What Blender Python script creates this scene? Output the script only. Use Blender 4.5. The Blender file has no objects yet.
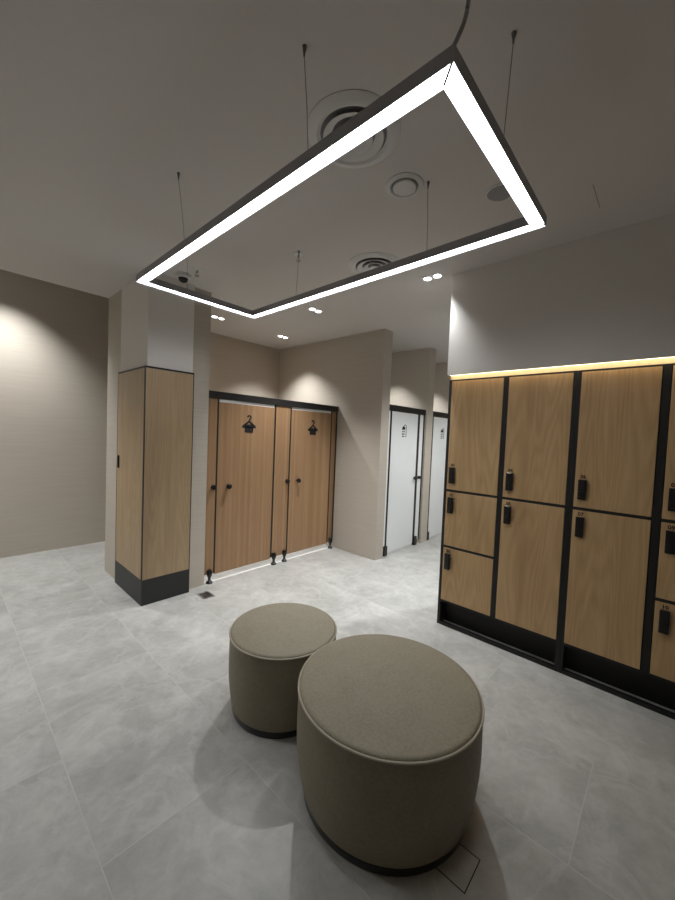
import bpy, bmesh, math, random
from mathutils import Vector, Matrix
random.seed(7)
S = bpy.context.scene
COL = S.collection
PI = math.pi

# ------------------------------------------------------------------ helpers
def lin(r, g, b):
    f = lambda c: (c/255/12.92) if c/255 <= .04045 else ((c/255+.055)/1.055)**2.4
    return (f(r), f(g), f(b), 1)

class N:
    """small node-tree builder"""
    def __init__(s, name):
        s.m = bpy.data.materials.new(name); s.m.use_nodes = True
        s.t = s.m.node_tree; s.b = s.t.nodes['Principled BSDF']
    def n(s, typ, **kw):
        x = s.t.nodes.new(typ)
        for k, v in kw.items():
            if k in x.inputs: x.inputs[k].default_value = v
            else: setattr(x, k, v)
        return x
    def l(s, a, b): s.t.links.new(a, b)
    def ramp(s, fac, stops):
        r = s.n('ShaderNodeValToRGB'); e = r.color_ramp.elements
        while len(e) < len(stops): e.new(.5)
        for i, (p, c) in enumerate(stops): e[i].position = p; e[i].color = c
        s.l(fac, r.inputs[0]); return r.outputs[0]
    def mix(s, fac, a, b, mode='MIX'):
        x = s.n('ShaderNodeMix', data_type='RGBA', blend_type=mode)
        if isinstance(fac, (int, float)): x.inputs[0].default_value = fac
        else: s.l(fac, x.inputs[0])
        for i, v in ((6, a), (7, b)):
            if isinstance(v, tuple): x.inputs[i].default_value = v
            else: s.l(v, x.inputs[i])
        return x.outputs[2]
    def coords(s, scale, rand=0, loc=(0, 0, 0)):
        tc = s.n('ShaderNodeTexCoord'); out = tc.outputs['Object']
        if rand:
            oi = s.n('ShaderNodeObjectInfo'); mu = s.n('ShaderNodeMath', operation='MULTIPLY'); mu.inputs[1].default_value = rand
            s.l(oi.outputs['Random'], mu.inputs[0])
            ad = s.n('ShaderNodeVectorMath', operation='ADD'); s.l(out, ad.inputs[0])
            cx = s.n('ShaderNodeCombineXYZ')
            for i in range(3): s.l(mu.outputs[0], cx.inputs[i])
            s.l(cx.outputs[0], ad.inputs[1]); out = ad.outputs[0]
        mp = s.n('ShaderNodeMapping'); mp.inputs['Scale'].default_value = scale; mp.inputs['Location'].default_value = loc
        s.l(out, mp.inputs[0]); return mp.outputs[0]
    def noise(s, vec, scale=1, detail=4, rough=.55, dist=0):
        x = s.n('ShaderNodeTexNoise', Scale=scale, Detail=detail, Roughness=rough, Distortion=dist); s.l(vec, x.inputs['Vector']); return x.outputs[0]
    def bump(s, h, strength=.1, dist=.01):
        x = s.n('ShaderNodeBump', Strength=strength, Distance=dist); s.l(h, x.inputs['Height']); s.l(x.outputs[0], s.b.inputs['Normal'])

def plain(name, col, rough=.5, metal=0, bump=0, bscale=200, var=.0):
    k = N(name); k.b.inputs['Roughness'].default_value = rough; k.b.inputs['Metallic'].default_value = metal
    v = k.coords((1, 1, 1)); h = k.noise(v, bscale, 3)
    d = 1-var
    k.l(k.ramp(h, [(.3, (col[0]*d, col[1]*d, col[2]*d, 1)), (.7, col)]), k.b.inputs['Base Color'])
    if bump: k.bump(h, bump, .002)
    return k.m

def emit(name, col, strength):
    k = N(name); k.b.inputs['Base Color'].default_value = (.8, .8, .8, 1)
    k.b.inputs['Emission Color'].default_value = col; k.b.inputs['Emission Strength'].default_value = strength
    return k.m

def wood(name, dark, mid, light, planks=0.0, cath=.13):
    k = N(name); k.b.inputs['Roughness'].default_value = .48
    fine = k.noise(k.coords((150, 150, 5), 13), 1, 6, .6)
    wide = k.noise(k.coords((9, 9, .6), 29), 1, 4, .55, .4)
    n0 = k.noise(k.coords((3.4, 3.4, .36), 17), 1, 2, .45, .2)
    m1 = k.n('ShaderNodeMath', operation='MULTIPLY'); m1.inputs[1].default_value = 150; k.l(n0, m1.inputs[0])
    m2 = k.n('ShaderNodeMath', operation='SINE'); k.l(m1.outputs[0], m2.inputs[0])
    m3 = k.n('ShaderNodeMath', operation='MULTIPLY_ADD'); m3.inputs[1].default_value = .5; m3.inputs[2].default_value = .5; k.l(m2.outputs[0], m3.inputs[0])
    a = k.mix(.48, wide, fine); a = k.mix(cath, a, m3.outputs[0])
    if planks:
        pl = k.noise(k.coords((26, 26, .02), 7), 1, 1, .5)
        a = k.mix(planks, a, pl)
    c = k.ramp(a, [(.2, dark), (.5, mid), (.8, light)])
    k.l(c, k.b.inputs['Base Color']); k.bump(fine, .12, .001)
    return k.m

def linen(name, col, joints=True):
    k = N(name); k.b.inputs['Roughness'].default_value = .62
    rib = k.noise(k.coords((2.2, 2.2, 130)), 1, 4, .6)
    big = k.noise(k.coords((.8, .8, 2.0)), 1, 3)
    c = k.ramp(rib, [(.25, (col[0]*.86, col[1]*.86, col[2]*.86, 1)), (.75, (col[0]*1.06, col[1]*1.06, col[2]*1.06, 1))])
    c = k.mix(.25, c, k.ramp(big, [(.3, (col[0]*.85, col[1]*.85, col[2]*.84, 1)), (.7, col)]))
    k.l(c, k.b.inputs['Base Color']); k.bump(rib, .25, .004)
    return k.m

def floor_mat():
    k = N('stone_tile'); tc = k.n('ShaderNodeTexCoord')
    sp = k.n('ShaderNodeSeparateXYZ'); k.l(tc.outputs['Object'], sp.inputs[0])
    cb = k.n('ShaderNodeCombineXYZ')
    def sub(o, v):
        m = k.n('ShaderNodeMath', operation='SUBTRACT'); m.inputs[1].default_value = v; k.l(o, m.inputs[0]); return m.outputs[0]
    k.l(sub(sp.outputs[1], 1.99), cb.inputs[0]); k.l(sub(sp.outputs[0], .383), cb.inputs[1])
    br = k.n('ShaderNodeTexBrick', offset=.5, offset_frequency=2)
    for n_, v in (('Scale', 1), ('Mortar Size', .0022), ('Mortar Smooth', .2), ('Brick Width', 1.2), ('Row Height', .59), ('Bias', 0)): br.inputs[n_].default_value = v
    br.inputs['Color1'].default_value = (0, 0, 0, 1); br.inputs['Color2'].default_value = (1, 1, 1, 1)
    k.l(cb.outputs[0], br.inputs['Vector'])
    # each tile slides the stone figure by its own amount
    sc = k.n('ShaderNodeVectorMath', operation='SCALE'); sc.inputs['Scale'].default_value = 9
    k.l(br.outputs['Color'], sc.inputs[0])
    ad = k.n('ShaderNodeVectorMath', operation='ADD'); k.l(tc.outputs['Object'], ad.inputs[0]); k.l(sc.outputs[0], ad.inputs[1])
    cloud = k.noise(ad.outputs[0], 2.3, 9, .68, .35)
    mott = k.noise(ad.outputs[0], 10, 8, .7, .6)
    vein = k.noise(ad.outputs[0], 2.6, 8, .6, .7)
    base = k.ramp(cloud, [(.34, (.30, .297, .277, 1)), (.5, (.415, .412, .387, 1)), (.66, (.56, .556, .527, 1))])
    base = k.mix(.45, base, k.ramp(mott, [(.3, (.30, .297, .278, 1)), (.7, (.54, .536, .508, 1))]))
    v = k.ramp(vein, [(.46, (0, 0, 0, 1)), (.5, (1, 1, 1, 1)), (.54, (0, 0, 0, 1))])
    vm = k.n('ShaderNodeMath', operation='MULTIPLY'); vm.inputs[1].default_value = .22; k.l(v, vm.inputs[0])
    base = k.mix(vm.outputs[0], base, (.64, .64, .625, 1))
    gm = k.n('ShaderNodeMath', operation='MULTIPLY'); gm.inputs[1].default_value = .38; k.l(br.outputs['Fac'], gm.inputs[0])
    base = k.mix(gm.outputs[0], base, (.60, .60, .58, 1))
    k.l(base, k.b.inputs['Base Color'])
    k.l(k.ramp(mott, [(.2, (.30, .30, .30, 1)), (.8, (.46, .46, .46, 1))]), k.b.inputs['Roughness'])
    k.bump(mott, .04, .002)
    return k.m

def fabric_mat():
    k = N('taupe_upholstery'); k.b.inputs['Roughness'].default_value = .58
    m = k.noise(k.coords((1, 1, 1)), 75, 6, .7); b = k.noise(k.coords((1, 1, 1)), 9, 4)
    c = k.ramp(m, [(.3, (.225, .198, .134, 1)), (.7, (.335, .298, .205, 1))])
    c = k.mix(.35, c, k.ramp(b, [(.3, (.15, .128, .096, 1)), (.7, (.215, .188, .145, 1))]))
    k.l(c, k.b.inputs['Base Color']); k.bump(m, .4, .003)
    return k.m

M = {}
M['floor'] = floor_mat()
M['ceiling'] = plain('ceiling_paint', lin(206, 202, 198), .85, 0, .03, 60, .02)
M['plaster'] = plain('white_plaster', lin(224, 220, 215), .8, 0, .03, 60, .02)
M['tile'] = linen('linen_tile', lin(190, 181, 168))
M['black'] = plain('black_metal', (.009, .009, .009, 1), .55, 0, .05, 300, .1)
M['blackplastic'] = plain('black_plastic', (.009, .009, .010, 1), .3, 0, 0, 200, .1)
M['rail'] = plain('dark_aluminium', (.028, .027, .026, 1), .4, .3, 0, 200, .1)
M['plinth'] = plain('dark_laminate', (.020, .021, .021, 1), .5, 0, .05, 200, .15)
M['lampmetal'] = plain('bloom_lifted_aluminium', (.36, .36, .39, 1), .45, .1, 0, 200, .1)  # black metal, base colour lifted to carry the bloom around the lamp
M['oak'] = wood('oak_laminate', lin(172, 140, 97), lin(199, 165, 119), lin(218, 187, 142))
M['oak2'] = wood('grey_oak_laminate', lin(146, 124, 95), lin(169, 145, 113), lin(187, 163, 129), 0, .12)
M['walnut'] = wood('striped_walnut_laminate', lin(126, 95, 66), lin(152, 119, 86), lin(176, 143, 107), .5, .06)
M['white'] = plain('white_laminate', lin(226, 229, 228), .4, 0, 0, 100, .01)
M['steel'] = plain('brushed_steel', (.42, .42, .42, 1), .3, .9, .1, 150, .2)
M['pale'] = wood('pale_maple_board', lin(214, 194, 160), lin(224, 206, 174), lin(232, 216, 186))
M['piping'] = plain('pale_taupe_piping', (.40, .36, .28, 1), .5, 0, .1, 200, .08)
M['fabric'] = fabric_mat()
M['draincover'] = plain('dull_steel', (.16, .16, .16, 1), .25, .8, .1, 150, .3)
M['threshold'] = plain('pale_threshold', lin(205, 205, 200), .6, 0, 0, 100, .02)
M['strip'] = plain('white_threshold', lin(232, 232, 230), .5, 0, 0, 100, .02)
M['vent'] = plain('grey_vent_paint', lin(214, 213, 212), .6, 0, 0, 100, .02)
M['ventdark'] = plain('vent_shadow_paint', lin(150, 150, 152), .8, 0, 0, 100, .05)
M['wire'] = plain('steel_wire', (.20, .20, .20, 1), .5, .4, 0, 100, .1)
M['ink'] = plain('black_print', (.008, .008, .008, 1), .6, 0, 0, 100, .1)
M['led'] = emit('pendant_diffuser', (.95, .97, 1, 1), 18.5)
M['lens'] = emit('downlight_lens', (1, .98, .95, 1), 12.0)
M['warmled'] = emit('warm_led_strip', (1, .79, .50, 1), 5.0)

def bm_new(): return bmesh.new()
def box(bm, x0, x1, y0, y1, z0, z1, bev=0, seg=2):
    t = bmesh.new()
    bmesh.ops.create_cube(t, size=1)
    for v in t.verts: v.co = Vector((x0+(v.co.x+.5)*(x1-x0), y0+(v.co.y+.5)*(y1-y0), z0+(v.co.z+.5)*(z1-z0)))
    if bev: bmesh.ops.bevel(t, geom=t.edges[:], offset=bev, segments=seg, affect='EDGES', profile=.6)
    me = bpy.data.meshes.new('t'); t.to_mesh(me); t.free(); bm.from_mesh(me); bpy.data.meshes.remove(me)
    return bm
def B(*a, **k): return box(bm_new(), *a, **k)
def lathe(bm, prof, cx, cy, seg=64, cz=0, axis='z'):
    """prof: list of (r, h); open profile, poles where r == 0"""
    rings = []
    for r, h in prof:
        if r < 1e-6: rings.append([bm.verts.new((0, 0, h))])
        else: rings.append([bm.verts.new((r*math.cos(2*PI*i/seg), r*math.sin(2*PI*i/seg), h)) for i in range(seg)])
    for a, b in zip(rings, rings[1:]):
        for i in range(seg):
            j = (i+1) % seg
            if len(a) == 1 and len(b) == 1: break
            if len(a) == 1: bm.faces.new((a[0], b[j], b[i]))
            elif len(b) == 1: bm.faces.new((a[i], a[j], b[0]))
            else: bm.faces.new((a[i], a[j], b[j], b[i]))
    vs = [v for r in rings for v in r]
    for v in vs:
        x, y, z = v.co
        if axis == 'z': v.co = Vector((cx+x, cy+y, cz+z))
        elif axis == '-y': v.co = Vector((cx+x, cy-z, cz+y))     # grows toward -Y
        elif axis == '-x': v.co = Vector((cx-z, cy+x, cz+y))     # grows toward -X
    return bm
def tube(bm, pts, r, seg=10, closed=False):
    pts = [Vector(p) for p in pts]; rings = []
    n = len(pts)
    for i, p in enumerate(pts):
        a = pts[i-1] if (i > 0 or closed) else p
        b = pts[(i+1) % n] if (i < n-1 or closed) else p
        d = (b-a).normalized(); u = d.orthogonal().normalized() if abs(d.z) > .99 else d.cross(Vector((0, 0, 1))).normalized()
        w = d.cross(u)
        rings.append([bm.verts.new(p+r*(math.cos(2*PI*k/seg)*u+math.sin(2*PI*k/seg)*w)) for k in range(seg)])
    prs = list(zip(rings, rings[1:]))+([(rings[-1], rings[0])] if closed else [])
    for a, b in prs:
        for k in range(seg):
            j = (k+1) % seg; bm.faces.new((a[k], a[j], b[j], b[k]))
    if not closed:
        bm.faces.new(rings[0][::-1]); bm.faces.new(rings[-1])
    return bm
def curve(pts, n=8):
    """Catmull-Rom through the points"""
    P = [Vector(p) for p in pts]; P = [2*P[0]-P[1]]+P+[2*P[-1]-P[-2]]; out = []
    for i in range(1, len(P)-2):
        a, b, c, d = P[i-1:i+3]
        for k in range(n):
            u = k/n; out.append(.5*((2*b)+(c-a)*u+(2*a-5*b+4*c-d)*u*u+(3*b-a-3*c+d)*u**3))
    return out+[P[-2]]
def prism(bm, poly, origin, ux, uy, depth):
    """extrude a 2D polygon in the plane (ux, uy) at origin by depth along ux x uy"""
    ux, uy, o = Vector(ux), Vector(uy), Vector(origin); nz = ux.cross(uy)
    f = [bm.verts.new(o+p[0]*ux+p[1]*uy+depth*nz) for p in poly]
    b = [bm.verts.new(o+p[0]*ux+p[1]*uy) for p in poly]
    bm.faces.new(f); bm.faces.new(b[::-1])
    n = len(poly)
    for i in range(n): bm.faces.new((f[i], b[i], b[(i+1) % n], f[(i+1) % n]))
    return bm

def root_of(o):
    while o.parent: o = o.parent
    return o
def obj(name, bm, mat, parent=None, smooth=False, label=None):
    bmesh.ops.recalc_face_normals(bm, faces=bm.faces[:])
    me = bpy.data.meshes.new(name); bm.to_mesh(me); bm.free()
    me.materials.append(M[mat])
    if smooth:
        for p in me.polygons: p.use_smooth = True
        me.set_sharp_from_angle(angle=math.radians(35))
    o = bpy.data.objects.new(name, me); COL.objects.link(o)
    if parent:
        me.transform(Matrix.Translation(-root_of(parent).location)); o.parent = parent
    if label: o['label'] = label
    return o
def tag(o, label, cat, group=None, kind=None):
    o['label'] = label; o['category'] = cat
    if group: o['group'] = group
    if kind: o['kind'] = kind
    return o
def thing(name, label, cat, loc, group=None):
    o = bpy.data.objects.new(name, None); COL.objects.link(o); o.location = loc; o.empty_display_size = .1
    return tag(o, label, cat, group)
def struct(name, bm, mat, label, cat):
    return tag(obj(name, bm, mat), label, cat, None, 'structure')

# ------------------------------------------------------------------ the room (metres; camera stands at x=0, y=0)
CZ = 2.876
struct('floor', B(-1.6, 7.1, -2.1, 5.65, -.1, 0), 'floor', 'grey stone tile floor laid in a running bond', 'floor')
bm = bm_new(); box(bm, -1.6, 7.1, -2.1, 4.40, CZ, 3.30); box(bm, 1.603, 7.1, 4.40, 4.82, CZ, 3.30)
struct('ceiling', bm, 'ceiling', 'low painted ceiling over the lockers and stools', 'ceiling')
struct('ceiling_raised', B(-1.6, 2.1, 4.40, 5.65, 3.30, 3.42), 'ceiling', 'raised ceiling of the passage behind the column', 'ceiling')
struct('wall_back', B(-1.6, 2.1, 5.535, 5.65, 0, 3.30), 'tile', 'beige ribbed tile wall at the far left', 'wall')
struct('wall_passage', B(2.0, 2.1, 4.82, 5.535, 0, 3.30), 'tile', 'beige end wall of the passage behind the changing cubicles', 'wall')
struct('wall_left', B(-1.6, -1.5, -2.1, 5.535, 0, 3.30), 'tile', 'beige wall on the near left side of the room', 'wall')
struct('wall_front', B(-1.5, 7.1, -2.1, -2.0, 0, CZ), 'tile', 'beige wall closing the room at the locker end', 'wall')
struct('wall_right', B(6.95, 7.1, -2.0, 4.82, 0, CZ), 'tile', 'beige end wall of the shower aisle', 'wall')
struct('wall_column', B(1.200, 1.600, 3.322, 4.00, 0, CZ), 'plaster', 'white plastered column above the wood cladding', 'wall')
bm = bm_new(); box(bm, 1.200, 1.603, 4.00, 4.399, 0, CZ); box(bm, 1.603, 1.787, 3.362, 4.82, 0, CZ)
struct('wall_niche', bm, 'tile', 'beige tiled wall end behind the column', 'wall')
struct('wall_cubicle_back', B(1.787, 3.69, 4.70, 4.82, 0, CZ), 'tile', 'beige tiled back wall seen above the changing cubicles', 'wall')
struct('wall_cubicle_side', B(3.69, 3.857, 2.656, 4.82, 0, CZ), 'tile', 'beige tiled wall between changing cubicles and first shower', 'wall')
struct('wall_shower_back', B(3.857, 6.95, 4.70, 4.82, 0, CZ), 'tile', 'beige tiled back wall of the showers', 'wall')
struct('wall_shower_side', B(4.822, 5.005, 2.656, 4.70, 0, CZ), 'tile', 'beige tiled wall between the two showers', 'wall')
struct('wall_shower_end', B(5.90, 6.08, 2.656, 4.70, 0, CZ), 'tile', 'beige tiled wall beyond the second shower', 'wall')
struct('wall_locker', B(3.40, 3.52, -2.0, 1.374, 0, CZ), 'plaster', 'plastered wall behind the lockers', 'wall')
struct('wall_soffit', B(2.795, 3.40, -2.0, 1.374, 2.077, CZ), 'plaster', 'white boxed soffit above the lockers', 'wall')
struct('trim_1', B(1.787, 3.69, 3.375, 3.415, 0, .004), 'threshold', 'white threshold strip under the changing cubicle doors', 'trim')

# ------------------------------------------------------------------ locker units
LX = 2.841
def number(txt, x, y, z, size, parent):
    cu = bpy.data.curves.new('n', 'FONT'); cu.body = txt; cu.size = size; cu.align_x = 'CENTER'; cu.extrude = .0005; cu.resolution_u = 3; cu.offset = .0008
    t = bpy.data.objects.new('n', cu); COL.objects.link(t); bpy.context.view_layer.update()
    me = bpy.data.meshes.new_from_object(t.evaluated_get(bpy.context.evaluated_depsgraph_get()))
    bpy.data.objects.remove(t); bpy.data.curves.remove(cu)
    b = bm_new(); b.from_mesh(me); bpy.data.meshes.remove(me)
    for v in b.verts: v.co = Vector((x-v.co.z, y-v.co.x, z+v.co.y))
    return obj('number', b, 'ink', parent)
def lock(y, z, parent):
    b = bm_new()
    box(b, LX-.026, LX-.0005, y-.023, y+.023, z-.066, z+.066, .006, 3)
    box(b, LX-.031, LX-.026, y-.017, y+.017, z-.048, z-.010, .002)
    k = obj('lock', b, 'blackplastic', parent, True)
    return k
def latch(y, z, parent):
    b = bm_new(); box(b, LX-.020, LX-.004, y-.029, y-.0232, z+.036, z+.050, .002)
    obj('latch', b, 'steel', parent, True, 'small steel latch tongue')
ZT = 2.040
ZK = .212
def unit(y0, y1, cols, mid, label, back=3.395):
    """y0 < y1; cols: (ya, yb, [(z0, z1, number, lock_at_bottom)])"""
    t = thing('locker_unit', label, 'lockers', (LX, (y0+y1)/2, 0), 'wood-fronted lockers along the right wall')
    b = bm_new(); s = .022
    box(b, LX, back, y0, y0+s, 0, ZT); box(b, LX, back, y1-s, y1, 0, ZT)
    box(b, LX, back, mid-.018, mid+.018, ZK-.004, ZT)
    for a, c in ((y0+s, mid-.018), (mid+.018, y1-s)):
        box(b, LX, back, a, c, ZT-.012, ZT); box(b, LX, back, a, c, ZK-.014, ZK+.002)
    box(b, back-.01, back, y0+s, y1-s, ZK, ZT-.012)
    for ya, yb, ds in cols:
        for (z0, z1, _, _) in ds:
            if z0 > ZK+.05: box(b, LX+.001, back-.01, ya-.006, yb+.006, z0-.020, z0)
    obj('carcass', b, 'black', t)
    b = bm_new(); box(b, LX, LX+.03, y0+s, y1-s, 0, .024); box(b, LX+.10, LX+.115, y0+s, y1-s, 0, ZK-.014)
    obj('plinth', b, 'ink', t)
    for ya, yb, ds in cols:
        for (z0, z1, num, low) in ds:
            d = obj('door', B(LX-.001, LX+.017, ya, yb, z0, z1, bev=.0012, seg=1), 'oak', t)
            lz = z0+.118 if low else z1-.108
            ly = yb-.045
            lock(ly, lz, d); latch(ly, lz, d); number(num, LX-.0012, ly, lz+.073, .032, d)
g = 1.126
unit(.478, 1.374, [(.945, 1.350, [(1.142, 2.027, '01', True), (.676, 1.122, '02', False), (.216, .656, '03', False)]),
                   (.502, .905, [(1.142, 2.027, '04', True), (.216, 1.122, '05', False)])], .925,
     'wood locker unit with doors 01 to 05, at the free end of the row')
unit(-.418, .4765, [(.061, .455, [(1.142, 2.027, '06', True), (.216, 1.122, '07', False)]),
                    (-.394, .015, [(1.142, 2.027, '08', True), (.676, 1.122, '09', False), (.216, .656, '10', False)])], .038,
     'wood locker unit with doors 06 to 10, cut off by the right edge')
# warm strip under the soffit, and the wooden board behind it
t = thing('led_strip_light', 'warm glowing light strip between soffit and locker tops', 'strip light', (2.83, .2, 2.05))
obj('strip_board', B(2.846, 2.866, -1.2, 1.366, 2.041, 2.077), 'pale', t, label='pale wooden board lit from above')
obj('lip', B(2.795, 2.801, -1.2, 1.366, 2.0695, 2.0768), 'plaster', t, label='white lip hiding the light source')
obj('diffuser', B(2.804, 2.838, -1.2, 1.366, 2.0735, 2.0768), 'warmled', t, label='warm white glowing line')

# ------------------------------------------------------------------ wood-clad column
t = thing('column_cupboard', 'wood-clad column casing with dark plinth and white plaster above', 'column casing', (1.4, 3.66, 0))
x0, y0, x1, y1, zt = 1.180, 3.302, 1.606, 4.000, 2.072
obj('plinth', (lambda b: (box(b, x0, x1, y0, 3.322, 0, .225), box(b, x0, 1.200, 3.322, y1, 0, .225), b)[2])(bm_new()), 'plinth', t, label='dark grey plinth')
obj('front_panel', B(x0+.005, x1-.007, y0+.001, 3.321, .226, zt-.0165), 'oak2', t)
d = obj('door', B(x0+.001, 1.199, 3.327, y1-.010, .226, zt-.0165), 'oak2', t)
b = bm_new(); box(b, x0-.012, x0+.0008, y1-.075, y1-.050, 1.15, 1.27, .003); obj('handle', b, 'blackplastic', d, True, 'black pull handle')
b = bm_new()
box(b, x0, x1, y0, 3.321, zt-.016, zt); box(b, x0, 1.199, 3.321, y1, zt-.016, zt)
box(b, x0, x0+.005, y0, 3.326, .225, zt-.016); box(b, x1-.007, x1, y0, 3.321, .225, zt-.016)
box(b, x0, 1.199, y1-.010, y1, .225, zt-.016)
obj('edge_trim', b, 'black', t)

# ------------------------------------------------------------------ signs
def arc(cx, cy, r, a0, a1, n=14): return [(cx+r*math.cos(math.radians(a0+(a1-a0)*i/n)), cy+r*math.sin(math.radians(a0+(a1-a0)*i/n))) for i in range(n+1)]
def stroke(pts, w):
    """2D polyline -> closed outline polygon"""
    L, R = [], []
    for i, p in enumerate(pts):
        a = Vector(pts[max(i-1, 0)]); c = Vector(pts[min(i+1, len(pts)-1)]); d = (c-a).normalized(); n = Vector((-d.y, d.x))*w/2
        L.append((p[0]+n.x, p[1]+n.y)); R.append((p[0]-n.x, p[1]-n.y))
    return L+R[::-1]
def hanger_sign(x, y, z, parent, k=1.0):
    b = bm_new(); dep = .003; a = ((x, y, z), (k, 0, 0), (0, 0, k), dep/k)
    def add(poly): 
        t_ = bm_new(); prism(t_, poly, (x, y, z), (1, 0, 0), (0, 0, 1), dep)
        me = bpy.data.meshes.new('t'); t_.to_mesh(me); t_.free(); b.from_mesh(me); bpy.data.meshes.remove(me)
    s = lambda pts: [(p[0]*k, p[1]*k) for p in pts]
    hook = arc(0, .062, .020, 180, -60)+[(0, .036), (0, .020)]
    add(stroke(s(hook), .015*k))
    add(stroke(s([(-.080, -.040), (0, .022), (.080, -.040)]), .022*k))
    add(s([(-.084, -.050), (.084, -.050), (.084, -.038), (-.084, -.038)]))
    add(s([(-.056, -.014), (.056, -.014), (.050, -.100), (-.050, -.100)]))
    return obj('hanger_sign', b, 'ink', parent)
def shower_sign(x, y, z, parent):
    b = bm_new()
    def add(poly):
        t_ = bm_new(); prism(t_, poly, (x, y, z), (1, 0, 0), (0, 0, 1), .003)
        me = bpy.data.meshes.new('t'); t_.to_mesh(me); t_.free(); b.from_mesh(me); bpy.data.meshes.remove(me)
    add(stroke([(.052, -.095), (.052, .045)]+arc(.026, .045, .026, 0, 150)[1:], .009))
    add([(-.052, .006), (.026, .006), (.022, .022)]+arc(-.010, .018, .036, 10, 170, 10)+[(-.048, .02)])
    for r in range(3):
        for q in range(2):
            cx = -.034+q*.036; cz = -.014-r*.032
            add([(cx-.011, cz-.015), (cx+.011, cz-.015), (cx+.011, cz), (cx-.011, cz)])
    return obj('shower_sign', b, 'ink', parent)
def knob(x, y, z, parent, r=.027):
    b = bm_new(); lathe(b, [(0, 0), (.014, 0), (.011, .012), (.011, .018), (r, .022), (r, .040), (r*.85, .045), (0, .046)], x, y, 24, z, '-y')
    return obj('knob', b, 'blackplastic', parent, True)
def foot(x, y, parent, h=.135):
    b = bm_new()
    lathe(b, [(0, 0), (.033, 0), (.034, .008), (.026, .018), (.014, .028), (.014, h*.42), (.022, h*.52), (.029, h*.70), (.029, h*.88), (.020, h), (0, h)], x, y-.022, 24)
    return obj('foot', b, 'blackplastic', parent, True)

# ------------------------------------------------------------------ changing cubicle front
BY = 3.387
t = thing('cubicle_front', 'wood-grain changing cubicle front with two doors under a dark rail', 'changing cubicles', (2.74, BY, 0))
obj('head_rail', B(1.788, 3.690, BY-.012, BY+.030, 1.8665, 1.940, bev=.002), 'rail', t)
for xa, xb, za in ((1.796, 1.898, .085), (2.640, 2.852, .085), (3.580, 3.660, .085)):
    obj('pilaster', B(xa, xb, BY, BY+.018, za, 1.866), 'walnut', t)
for xa, xb in ((1.788, 1.796), (1.898, 1.913), (2.612, 2.640), (2.852, 2.872), (3.562, 3.580), (3.660, 3.689)):
    w = min(.015, xb-xa); m = (xa+xb)/2
    obj('edge_seal', B(xa if w < .015 else m-w/2, xb if w < .015 else m+w/2, BY-.003, BY+.016, .085, 1.866), 'black', t)
for xa, xb, kx, sx, kk in ((1.914, 2.614, 2.035, 2.274, 1.0), (2.872, 3.562, 2.995, 3.229, 1.0)):
    d = obj('door', B(xa, xb, BY-.002, BY+.016, .072, 1.836), 'walnut', t)
    obj('gasket', B(xa+.004, xb-.004, BY+.001, BY+.014, 1.8362, 1.8656), 'strip', d, label='white strip along the top of the door')
    hanger_sign(sx, BY-.0022, 1.640, d, kk)
    knob(kx, BY-.002, .972, d)
for kx in (1.872, 2.832): 
    obj('bolt_knob', lathe(bm_new(), [(0, 0), (.025, 0), (.025, .028), (.021, .034), (0, .035)], kx, BY, 24, .974, '-y'), 'blackplastic', t, True)
for fx in (1.850, 2.662, 2.822, 3.628): foot(fx, BY+.009, t)

# ------------------------------------------------------------------ shower fronts
SY = 2.690
def shower(xl, xr, label, dl, dr, gp):
    t = thing('shower_front', label, 'shower', ((xl+xr)/2, SY, 0), 'white shower fronts beyond the lockers')
    obj('head_rail', B(xl+.001, xr-.001, SY-.014, SY+.030, 1.893, 1.972, bev=.002), 'rail', t)
    obj('pilaster', B(xl+.001, dl-.042, SY, SY+.016, .06, 1.893), 'white', t)
    obj('pilaster', B(dr+.066, xr-.034, SY, SY+.016, .06, 1.893), 'white', t)
    for a, c in ((dl-.040, dl-.008), (dr+.006, dr+.064), (xr-.032, xr-.002)):
        obj('edge_seal', B(a, c, SY-.003, SY+.014, .06, 1.893), 'black', t)
    d = obj('door', B(dl-.006, dr+.004, SY-.004, SY+.012, .028, 1.886), 'white', t)
    obj('bottom_seal', B(dl-.004, dr+.002, SY-.002, SY+.010, .004, .0276), 'vent', d, label='grey sweep under the door')
    shower_sign((dl+dr)/2-.03, SY-.0042, 1.655, d)
    knob(dr-.035, SY-.004, .985, d, .030)
    obj('bolt_knob', lathe(bm_new(), [(0, 0), (.022, 0), (.022, .030), (.018, .035), (0, .036)], dr+.095, SY, 24, .985, '-y'), 'blackplastic', t, True)
    obj('bolt_bar', B(dr-.01, dr+.075, SY-.024, SY-.0045, .977, .993, bev=.002), 'blackplastic', t)
    for fx in (dl-.045, dr+.06): obj('foot', B(fx-.034, fx+.034, SY-.030, SY+.028, 0, .125, bev=.005), 'blackplastic', t)
shower(3.857, 4.822, 'white shower door front nearest the changing cubicles, shower sign fully in view', 3.978, 4.622, .06)
shower(5.005, 5.900, 'white shower door front partly hidden behind the end of the lockers', 5.100, 5.744, .06)

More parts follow.
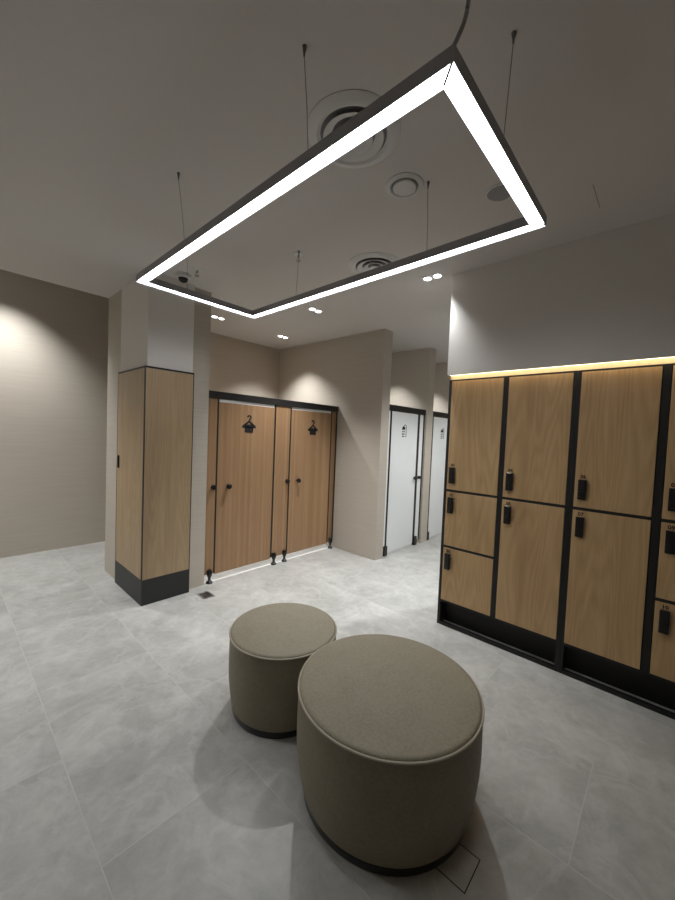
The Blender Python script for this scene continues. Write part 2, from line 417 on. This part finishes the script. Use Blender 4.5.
# ------------------------------------------------------------------ ottomans
def ottoman(cx, cy, rt, rb, h, label):
    t = thing('ottoman', label, 'stool', (cx, cy, 0), 'round taupe ottomans')
    obj('base', lathe(bm_new(), [(0, 0), (rb-.006, 0), (rb-.003, .006), (rb-.001, .034), (0, .034)], cx, cy, 96), 'blackplastic', t, True, 'black plinth ring')
    prof = [(0, .0345), (rb-.004, .0345), (rb+.002, .040)]
    for i in range(1, 13):
        s = i/12; q = min(1, s/.62); r = rb+(rt+.003-rb)*(1-(1-q)**2.3)-.003*max(0, (s-.7)/.3)
        prof.append((r, .040+(h-.040)*s))
    prof.append((0, h+.0002))
    obj('side_upholstery', lathe(bm_new(), prof, cx, cy, 96), 'fabric', t, True)
    rc = rt-.002
    cp = [(0, h+.0004), (rc-.002, h+.0004)]
    for i in range(1, 7):
        a = i/6*PI/2; cp.append((rc-.018+.018*math.cos(a), h+.001+.012*math.sin(a)))
    for i in range(1, 10): cp.append(((rc-.018)*(1-i/9), h+.013+.008*(1-(1-i/9)**2)))
    obj('cushion', lathe(bm_new(), cp, cx, cy, 96), 'fabric', t, True)
    obj('piping', tube(bm_new(), [(cx+(rt+.001)*math.cos(2*PI*i/96), cy+(rt+.001)*math.sin(2*PI*i/96), h) for i in range(96)], .0050, 8, True), 'piping', t, True, 'paler piped seam round the top')
    return t
ottoman(1.344, 1.585, .300, .281, .428, 'smaller round taupe ottoman, nearer the changing cubicles')
ottoman(1.353, .871, .396, .366, .450, 'larger round taupe ottoman in the foreground')

# ------------------------------------------------------------------ pendant frame light
px0, px1, py0, py1, pz, pw, ph = .863, 1.772, .451, 2.612, 2.487, .054, .043
t = thing('pendant_light', 'rectangular black framed pendant light glowing white along its underside', 'pendant light', ((px0+px1)/2, (py0+py1)/2, pz))
def ring(bm, ix0, ix1, iy0, iy1, w, z0, z1):
    o = [(ix0, iy0), (ix1, iy0), (ix1, iy1), (ix0, iy1)]; n = [(ix0+w, iy0+w), (ix1-w, iy0+w), (ix1-w, iy1-w), (ix0+w, iy1-w)]
    V = {k: [bm.verts.new((p[0], p[1], z)) for p in q] for k, q, z in (('ob', o, z0), ('ot', o, z1), ('nb', n, z0), ('nt', n, z1))}
    for i in range(4):
        j = (i+1) % 4
        for a, c in (('ob', 'ot'), ('ot', 'nt'), ('nt', 'nb'), ('nb', 'ob')): bm.faces.new((V[a][i], V[a][j], V[c][j], V[c][i]))
    return bm
def channel(bm, ix0, ix1, iy0, iy1, w, wall, z0, zr, z1):
    """mitred frame of an inverted U channel, swept round the four corners as one closed skin"""
    prof = [(0, z0), (0, z1), (w, z1), (w, z0), (w-wall, z0), (w-wall, zr), (wall, zr), (wall, z0)]
    R = [[bm.verts.new(p) for p in ((ix0+d, iy0+d, z), (ix1-d, iy0+d, z), (ix1-d, iy1-d, z), (ix0+d, iy1-d, z))] for d, z in prof]
    for a, c in zip(R, R[1:]+R[:1]):
        for i in range(4): bm.faces.new((a[i], a[(i+1) % 4], c[(i+1) % 4], c[i]))
    return bm
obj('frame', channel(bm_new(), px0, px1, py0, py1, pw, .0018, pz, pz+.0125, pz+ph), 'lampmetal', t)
e, gp = .0022, .0040
o = [(px0+e, py0+e), (px1-e, py0+e), (px1-e, py1-e), (px0+e, py1-e)]; w = pw-2*e
n_ = [(px0+e+w, py0+e+w), (px1-e-w, py0+e+w), (px1-e-w, py1-e-w), (px0+e+w, py1-e-w)]
for i in range(4):
    j = (i+1) % 4; q = [Vector((*o[i], 0)), Vector((*o[j], 0)), Vector((*n_[j], 0)), Vector((*n_[i], 0))]
    d = (q[1]-q[0]).normalized()*gp
    q = [q[0]+d, q[1]-d, q[2]-d, q[3]+d]
    b = bm_new(); lo = [b.verts.new((p.x, p.y, pz+.0095)) for p in q]; hi = [b.verts.new((p.x, p.y, pz+.0123)) for p in q]
    b.faces.new(lo); b.faces.new(hi)
    for k in range(4): b.faces.new((lo[k], lo[(k+1) % 4], hi[(k+1) % 4], hi[k]))
    obj('diffuser', b, 'led', t, label='white glowing diffuser')
for ox, oy, sx, sy in ((px0, py0, 1, 1), (px1, py0, -1, 1), (px1, py1, -1, -1), (px0, py1, 1, -1)):
    b = bm_new(); c0, c1, q = e, e+w, .0022
    pts = [(ox+sx*c0+q, oy+sy*c0-q*sx*sy), (ox+sx*c1+q, oy+sy*c1-q*sx*sy), (ox+sx*c1-q, oy+sy*c1+q*sx*sy), (ox+sx*c0-q, oy+sy*c0+q*sx*sy)]
    prism(b, [(x-pts[0][0], y-pts[0][1]) for x, y in pts], (pts[0][0], pts[0][1], pz+.0075), (1, 0, 0), (0, 1, 0), .005)
    obj('mitre_joint', b, 'ink', t, label='thin dark mitre joint')
hw = pw/2
for wx, wy, ax, ay in ((px0+hw, 1.010, .850, 1.004), (px0+hw, 1.975, .845, 1.966), (1.290, py0+hw, 1.262, .452), (px1-hw, 1.010, 1.712, 1.003), (px1-hw, 2.060, 1.772, 2.075), (1.190, py1-hw, 1.185, 2.600)):
    wm = obj('suspension_wire', tube(bm_new(), [(wx, wy, pz+ph), ((wx+ax)/2+.002, (wy+ay)/2, 2.70), (ax, ay, CZ-.030)], .0013, 6), 'wire', t)
    b = bm_new(); lathe(b, [(0, CZ-.034), (.003, CZ-.034), (.004, CZ-.020), (.007, CZ-.006), (.008, CZ), (0, CZ)], ax, ay, 16)
    obj('ceiling_anchor', b, 'wire', wm, True)
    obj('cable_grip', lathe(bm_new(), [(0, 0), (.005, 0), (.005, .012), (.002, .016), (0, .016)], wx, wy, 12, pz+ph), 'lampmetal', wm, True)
cx, cy = px0+.03, py0+.03
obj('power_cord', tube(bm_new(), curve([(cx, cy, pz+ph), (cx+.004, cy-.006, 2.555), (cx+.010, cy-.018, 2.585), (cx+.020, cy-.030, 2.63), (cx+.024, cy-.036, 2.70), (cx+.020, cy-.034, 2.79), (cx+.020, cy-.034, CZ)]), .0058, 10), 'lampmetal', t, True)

# ------------------------------------------------------------------ ceiling fittings
def diffuser(cx, cy, R, label, group='round concentric air diffusers'):
    t = thing('air_vent', label, 'air vent', (cx, cy, CZ), group)
    k = R/.2
    obj('flange', lathe(bm_new(), [(.142*k, CZ-.010), (.158*k, CZ-.020), (.178*k, CZ-.016), (.2*k, CZ-.003), (.2*k, CZ+.002), (.142*k, CZ+.002)], cx, cy, 72), 'vent', t, True)
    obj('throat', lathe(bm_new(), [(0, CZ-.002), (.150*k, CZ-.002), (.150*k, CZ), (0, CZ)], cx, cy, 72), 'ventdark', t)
    for r0, r1, dz in ((.092, .126, .024), (.048, .080, .026)):
        obj('cone_ring', lathe(bm_new(), [(r0*k, CZ-.008), (r1*k, CZ-dz), (r1*k+.004, CZ-dz), (r0*k+.012, CZ-.006)], cx, cy, 72), 'vent', t, True)
    obj('centre_cone', lathe(bm_new(), [(0, CZ-.026), (.030*k, CZ-.026), (.034*k, CZ-.024), (.012*k, CZ-.004), (0, CZ-.004)], cx, cy, 48), 'vent', t, True)
diffuser(1.234, 1.106, .205, 'large round concentric ceiling diffuser nearest the camera, half behind the pendant light')
diffuser(2.282, 1.772, .205, 'round concentric ceiling diffuser farther off, above the long far side of the pendant')
t = thing('exhaust_valve', 'small plain round exhaust valve between the two ceiling diffusers', 'air vent', (1.660, 1.112, CZ))
obj('flange', lathe(bm_new(), [(.070, CZ-.006), (.078, CZ-.012), (.098, CZ-.004), (.100, CZ+.002), (.07, CZ+.002)], 1.660, 1.112, 56), 'vent', t, True)
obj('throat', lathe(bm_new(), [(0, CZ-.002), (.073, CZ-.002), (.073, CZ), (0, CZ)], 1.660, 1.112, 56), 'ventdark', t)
obj('disc', lathe(bm_new(), [(0, CZ-.016), (.058, CZ-.016), (.062, CZ-.012), (.060, CZ-.006), (0, CZ-.004)], 1.660, 1.112, 56), 'vent', t, True)
t = thing('ceiling_speaker', 'flat grey round ceiling speaker beside the short side of the pendant', 'speaker', (2.02, .745, CZ))
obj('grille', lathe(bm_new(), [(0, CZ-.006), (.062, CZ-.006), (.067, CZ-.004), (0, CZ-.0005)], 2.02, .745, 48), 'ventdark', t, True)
obj('rim', lathe(bm_new(), [(.067, CZ-.007), (.074, CZ-.006), (.076, CZ+.002), (.067, CZ+.002)], 2.02, .745, 48), 'vent', t, True)
t = thing('dome_camera', 'white dome security camera with dark lens on the ceiling by the column', 'security camera', (1.425, 3.175, CZ))
obj('ceiling_mount', lathe(bm_new(), [(0, CZ+.002), (.062, CZ+.002), (.062, CZ-.024), (.052, CZ-.034), (0, CZ-.036)], 1.425, 3.175, 40), 'vent', t, True)
obj('lens_dome', lathe(bm_new(), [(.040, CZ-.034)]+[(.040*math.cos(a*PI/16), CZ-.034-.036*math.sin(a*PI/16)) for a in range(1, 8)]+[(0, CZ-.070)], 1.425, 3.175, 32), 'blackplastic', t, True)
for sx, sy, lb in ((1.455, 2.985, 'sprinkler head on the ceiling beside the dome camera'), (1.800, 2.110, 'sprinkler head on the ceiling beside a pendant wire, nearer the shower doors')):
    t = thing('sprinkler', lb, 'sprinkler', (sx, sy, CZ), 'ceiling sprinklers')
    obj('escutcheon', lathe(bm_new(), [(0, CZ+.001), (.032, CZ+.001), (.030, CZ-.006), (.012, CZ-.010), (0, CZ-.010)], sx, sy, 32), 'white', t, True)
    b = bm_new(); lathe(b, [(0, CZ-.0095), (.008, CZ-.0095), (.007, CZ-.026), (0, CZ-.026)], sx, sy, 16)
    obj('body', b, 'steel', t, True)
    for q in (-1, 1): obj('frame_arm', tube(bm_new(), [(sx+q*.007, sy, CZ-.026), (sx+q*.014, sy, CZ-.036), (sx+q*.003, sy, CZ-.052)], .0022, 8), 'steel', t, True)
    obj('deflector', lathe(bm_new(), [(0, CZ-.055), (.019, CZ-.054), (.019, CZ-.052), (0, CZ-.051)], sx, sy, 20), 'steel', t)
tag(obj('ceiling_slot', B(2.25, 2.49, .366, .370, CZ-.0015, CZ), 'ventdark'), 'thin dark slit in the ceiling near the locker soffit', 'ceiling slot')

def downlight(cx, cy, along, label, power, angle=100, blend=.6, cz=CZ, aim=None):
    t = thing('downlight', label, 'downlight', (cx, cy, cz), 'twin recessed downlights')
    a, c = (.085, .045) if along == 'x' else (.045, .085)
    obj('housing', B(cx-a, cx+a, cy-c, cy+c, cz-.004, cz, bev=.001, seg=1), 'white', t)
    for s in (-1, 1):
        lx, ly = (cx+s*.044, cy) if along == 'x' else (cx, cy+s*.044)
        obj('lens', lathe(bm_new(), [(0, cz-.0075), (.026, cz-.0075), (.030, cz-.0042), (0, cz-.0042)], lx, ly, 24), 'lens', t, True)
    L = bpy.data.lights.new('lamp', 'SPOT'); L.energy = power; L.spot_size = math.radians(angle); L.spot_blend = blend; L.shadow_soft_size = .03; L.color = (.97, .985, 1)
    o_ = bpy.data.objects.new('lamp', L); COL.objects.link(o_); o_.parent = t; o_.location = (0, 0, -.02)
    if aim: o_.rotation_euler = (Vector(aim)-Vector((cx, cy, cz))).to_track_quat('-Z', 'Y').to_euler()
downlight(2.735, 1.520, 'y', 'twin downlight at the free corner of the locker soffit', 90, 95, 1)
downlight(2.225, 4.017, 'x', 'twin downlight over the left changing cubicle, nearest the column', 150, 76)
downlight(2.722, 2.885, 'x', 'twin downlight in front of the changing cubicles', 215, 94, 1, CZ, (2.58, 2.66, 0))
downlight(3.210, 4.030, 'x', 'twin downlight over the right changing cubicle, in the wall corner', 140, 104, .85)
downlight(4.360, 3.220, 'x', 'twin downlight inside the shower nearest the cubicles', 90, 88, .6)
downlight(5.450, 3.220, 'x', 'twin downlight inside the shower farther along', 90, 88, .6)
downlight(3.95, 1.20, 'y', 'twin downlight over the shower aisle behind the locker wall', 150, 130)
downlight(5.60, 1.30, 'y', 'twin downlight at the far end of the shower aisle', 110, 130)
downlight(.46, 5.05, 'x', 'twin downlight in the raised ceiling by the far left wall', 240, 100, 1, 3.30)
downlight(-.55, 3.55, 'y', 'twin downlight at the left of the room, before the raised ceiling', 118, 130, .8)

# ------------------------------------------------------------------ floor fittings
t = thing('floor_drain', 'small square steel floor drain beside the column plinth', 'floor drain', (1.690, 3.135, 0))
obj('grate', B(1.636, 1.744, 3.062, 3.212, .0005, .003, bev=.001, seg=1), 'steel', t)
obj('cover', B(1.652, 1.728, 3.083, 3.190, .003, .0042), 'draincover', t, label='darker centre of the drain')
t = thing('floor_access_panel', 'square tiled floor access panel beside the larger ottoman', 'access panel', (1.280, .500, 0))
bm = ring(bm_new(), 1.210, 1.350, .431, .571, .0035, .0004, .0012)
obj('frame', bm, 'ink', t, label='thin dark gap round the panel')
obj('panel', B(1.2137, 1.3463, .4347, .5673, .0004, .0010), 'floor', t)

# ------------------------------------------------------------------ camera, world, view
w = bpy.data.worlds.new('world'); S.world = w; w.use_nodes = True
w.node_tree.nodes['Background'].inputs[0].default_value = (.05, .05, .05, 1); w.node_tree.nodes['Background'].inputs[1].default_value = .2
f, pi_, ro, ya = 364.63, math.radians(2.3272), math.radians(2.3350), math.radians(42.3612)
fw = Vector((math.cos(ya)*math.cos(pi_), math.sin(ya)*math.cos(pi_), -math.sin(pi_)))
rt = Vector((math.sin(ya), -math.cos(ya), 0)); up = rt.cross(fw)
rt, up = math.cos(ro)*rt+math.sin(ro)*up, -math.sin(ro)*rt+math.cos(ro)*up
cd = bpy.data.cameras.new('camera'); cam = bpy.data.objects.new('camera', cd); COL.objects.link(cam)
cam.matrix_world = Matrix(((rt.x, up.x, -fw.x, 0), (rt.y, up.y, -fw.y, 0), (rt.z, up.z, -fw.z, 1.55), (0, 0, 0, 1)))
cd.sensor_fit = 'HORIZONTAL'; cd.sensor_width = 36; cd.lens = f*36/675; cd.clip_start = .02
S.camera = cam
S.view_settings.view_transform = 'Standard'; S.view_settings.look = 'None'
S.view_settings.gamma = 1; S.view_settings.use_curve_mapping = False
S.view_settings.exposure = 0
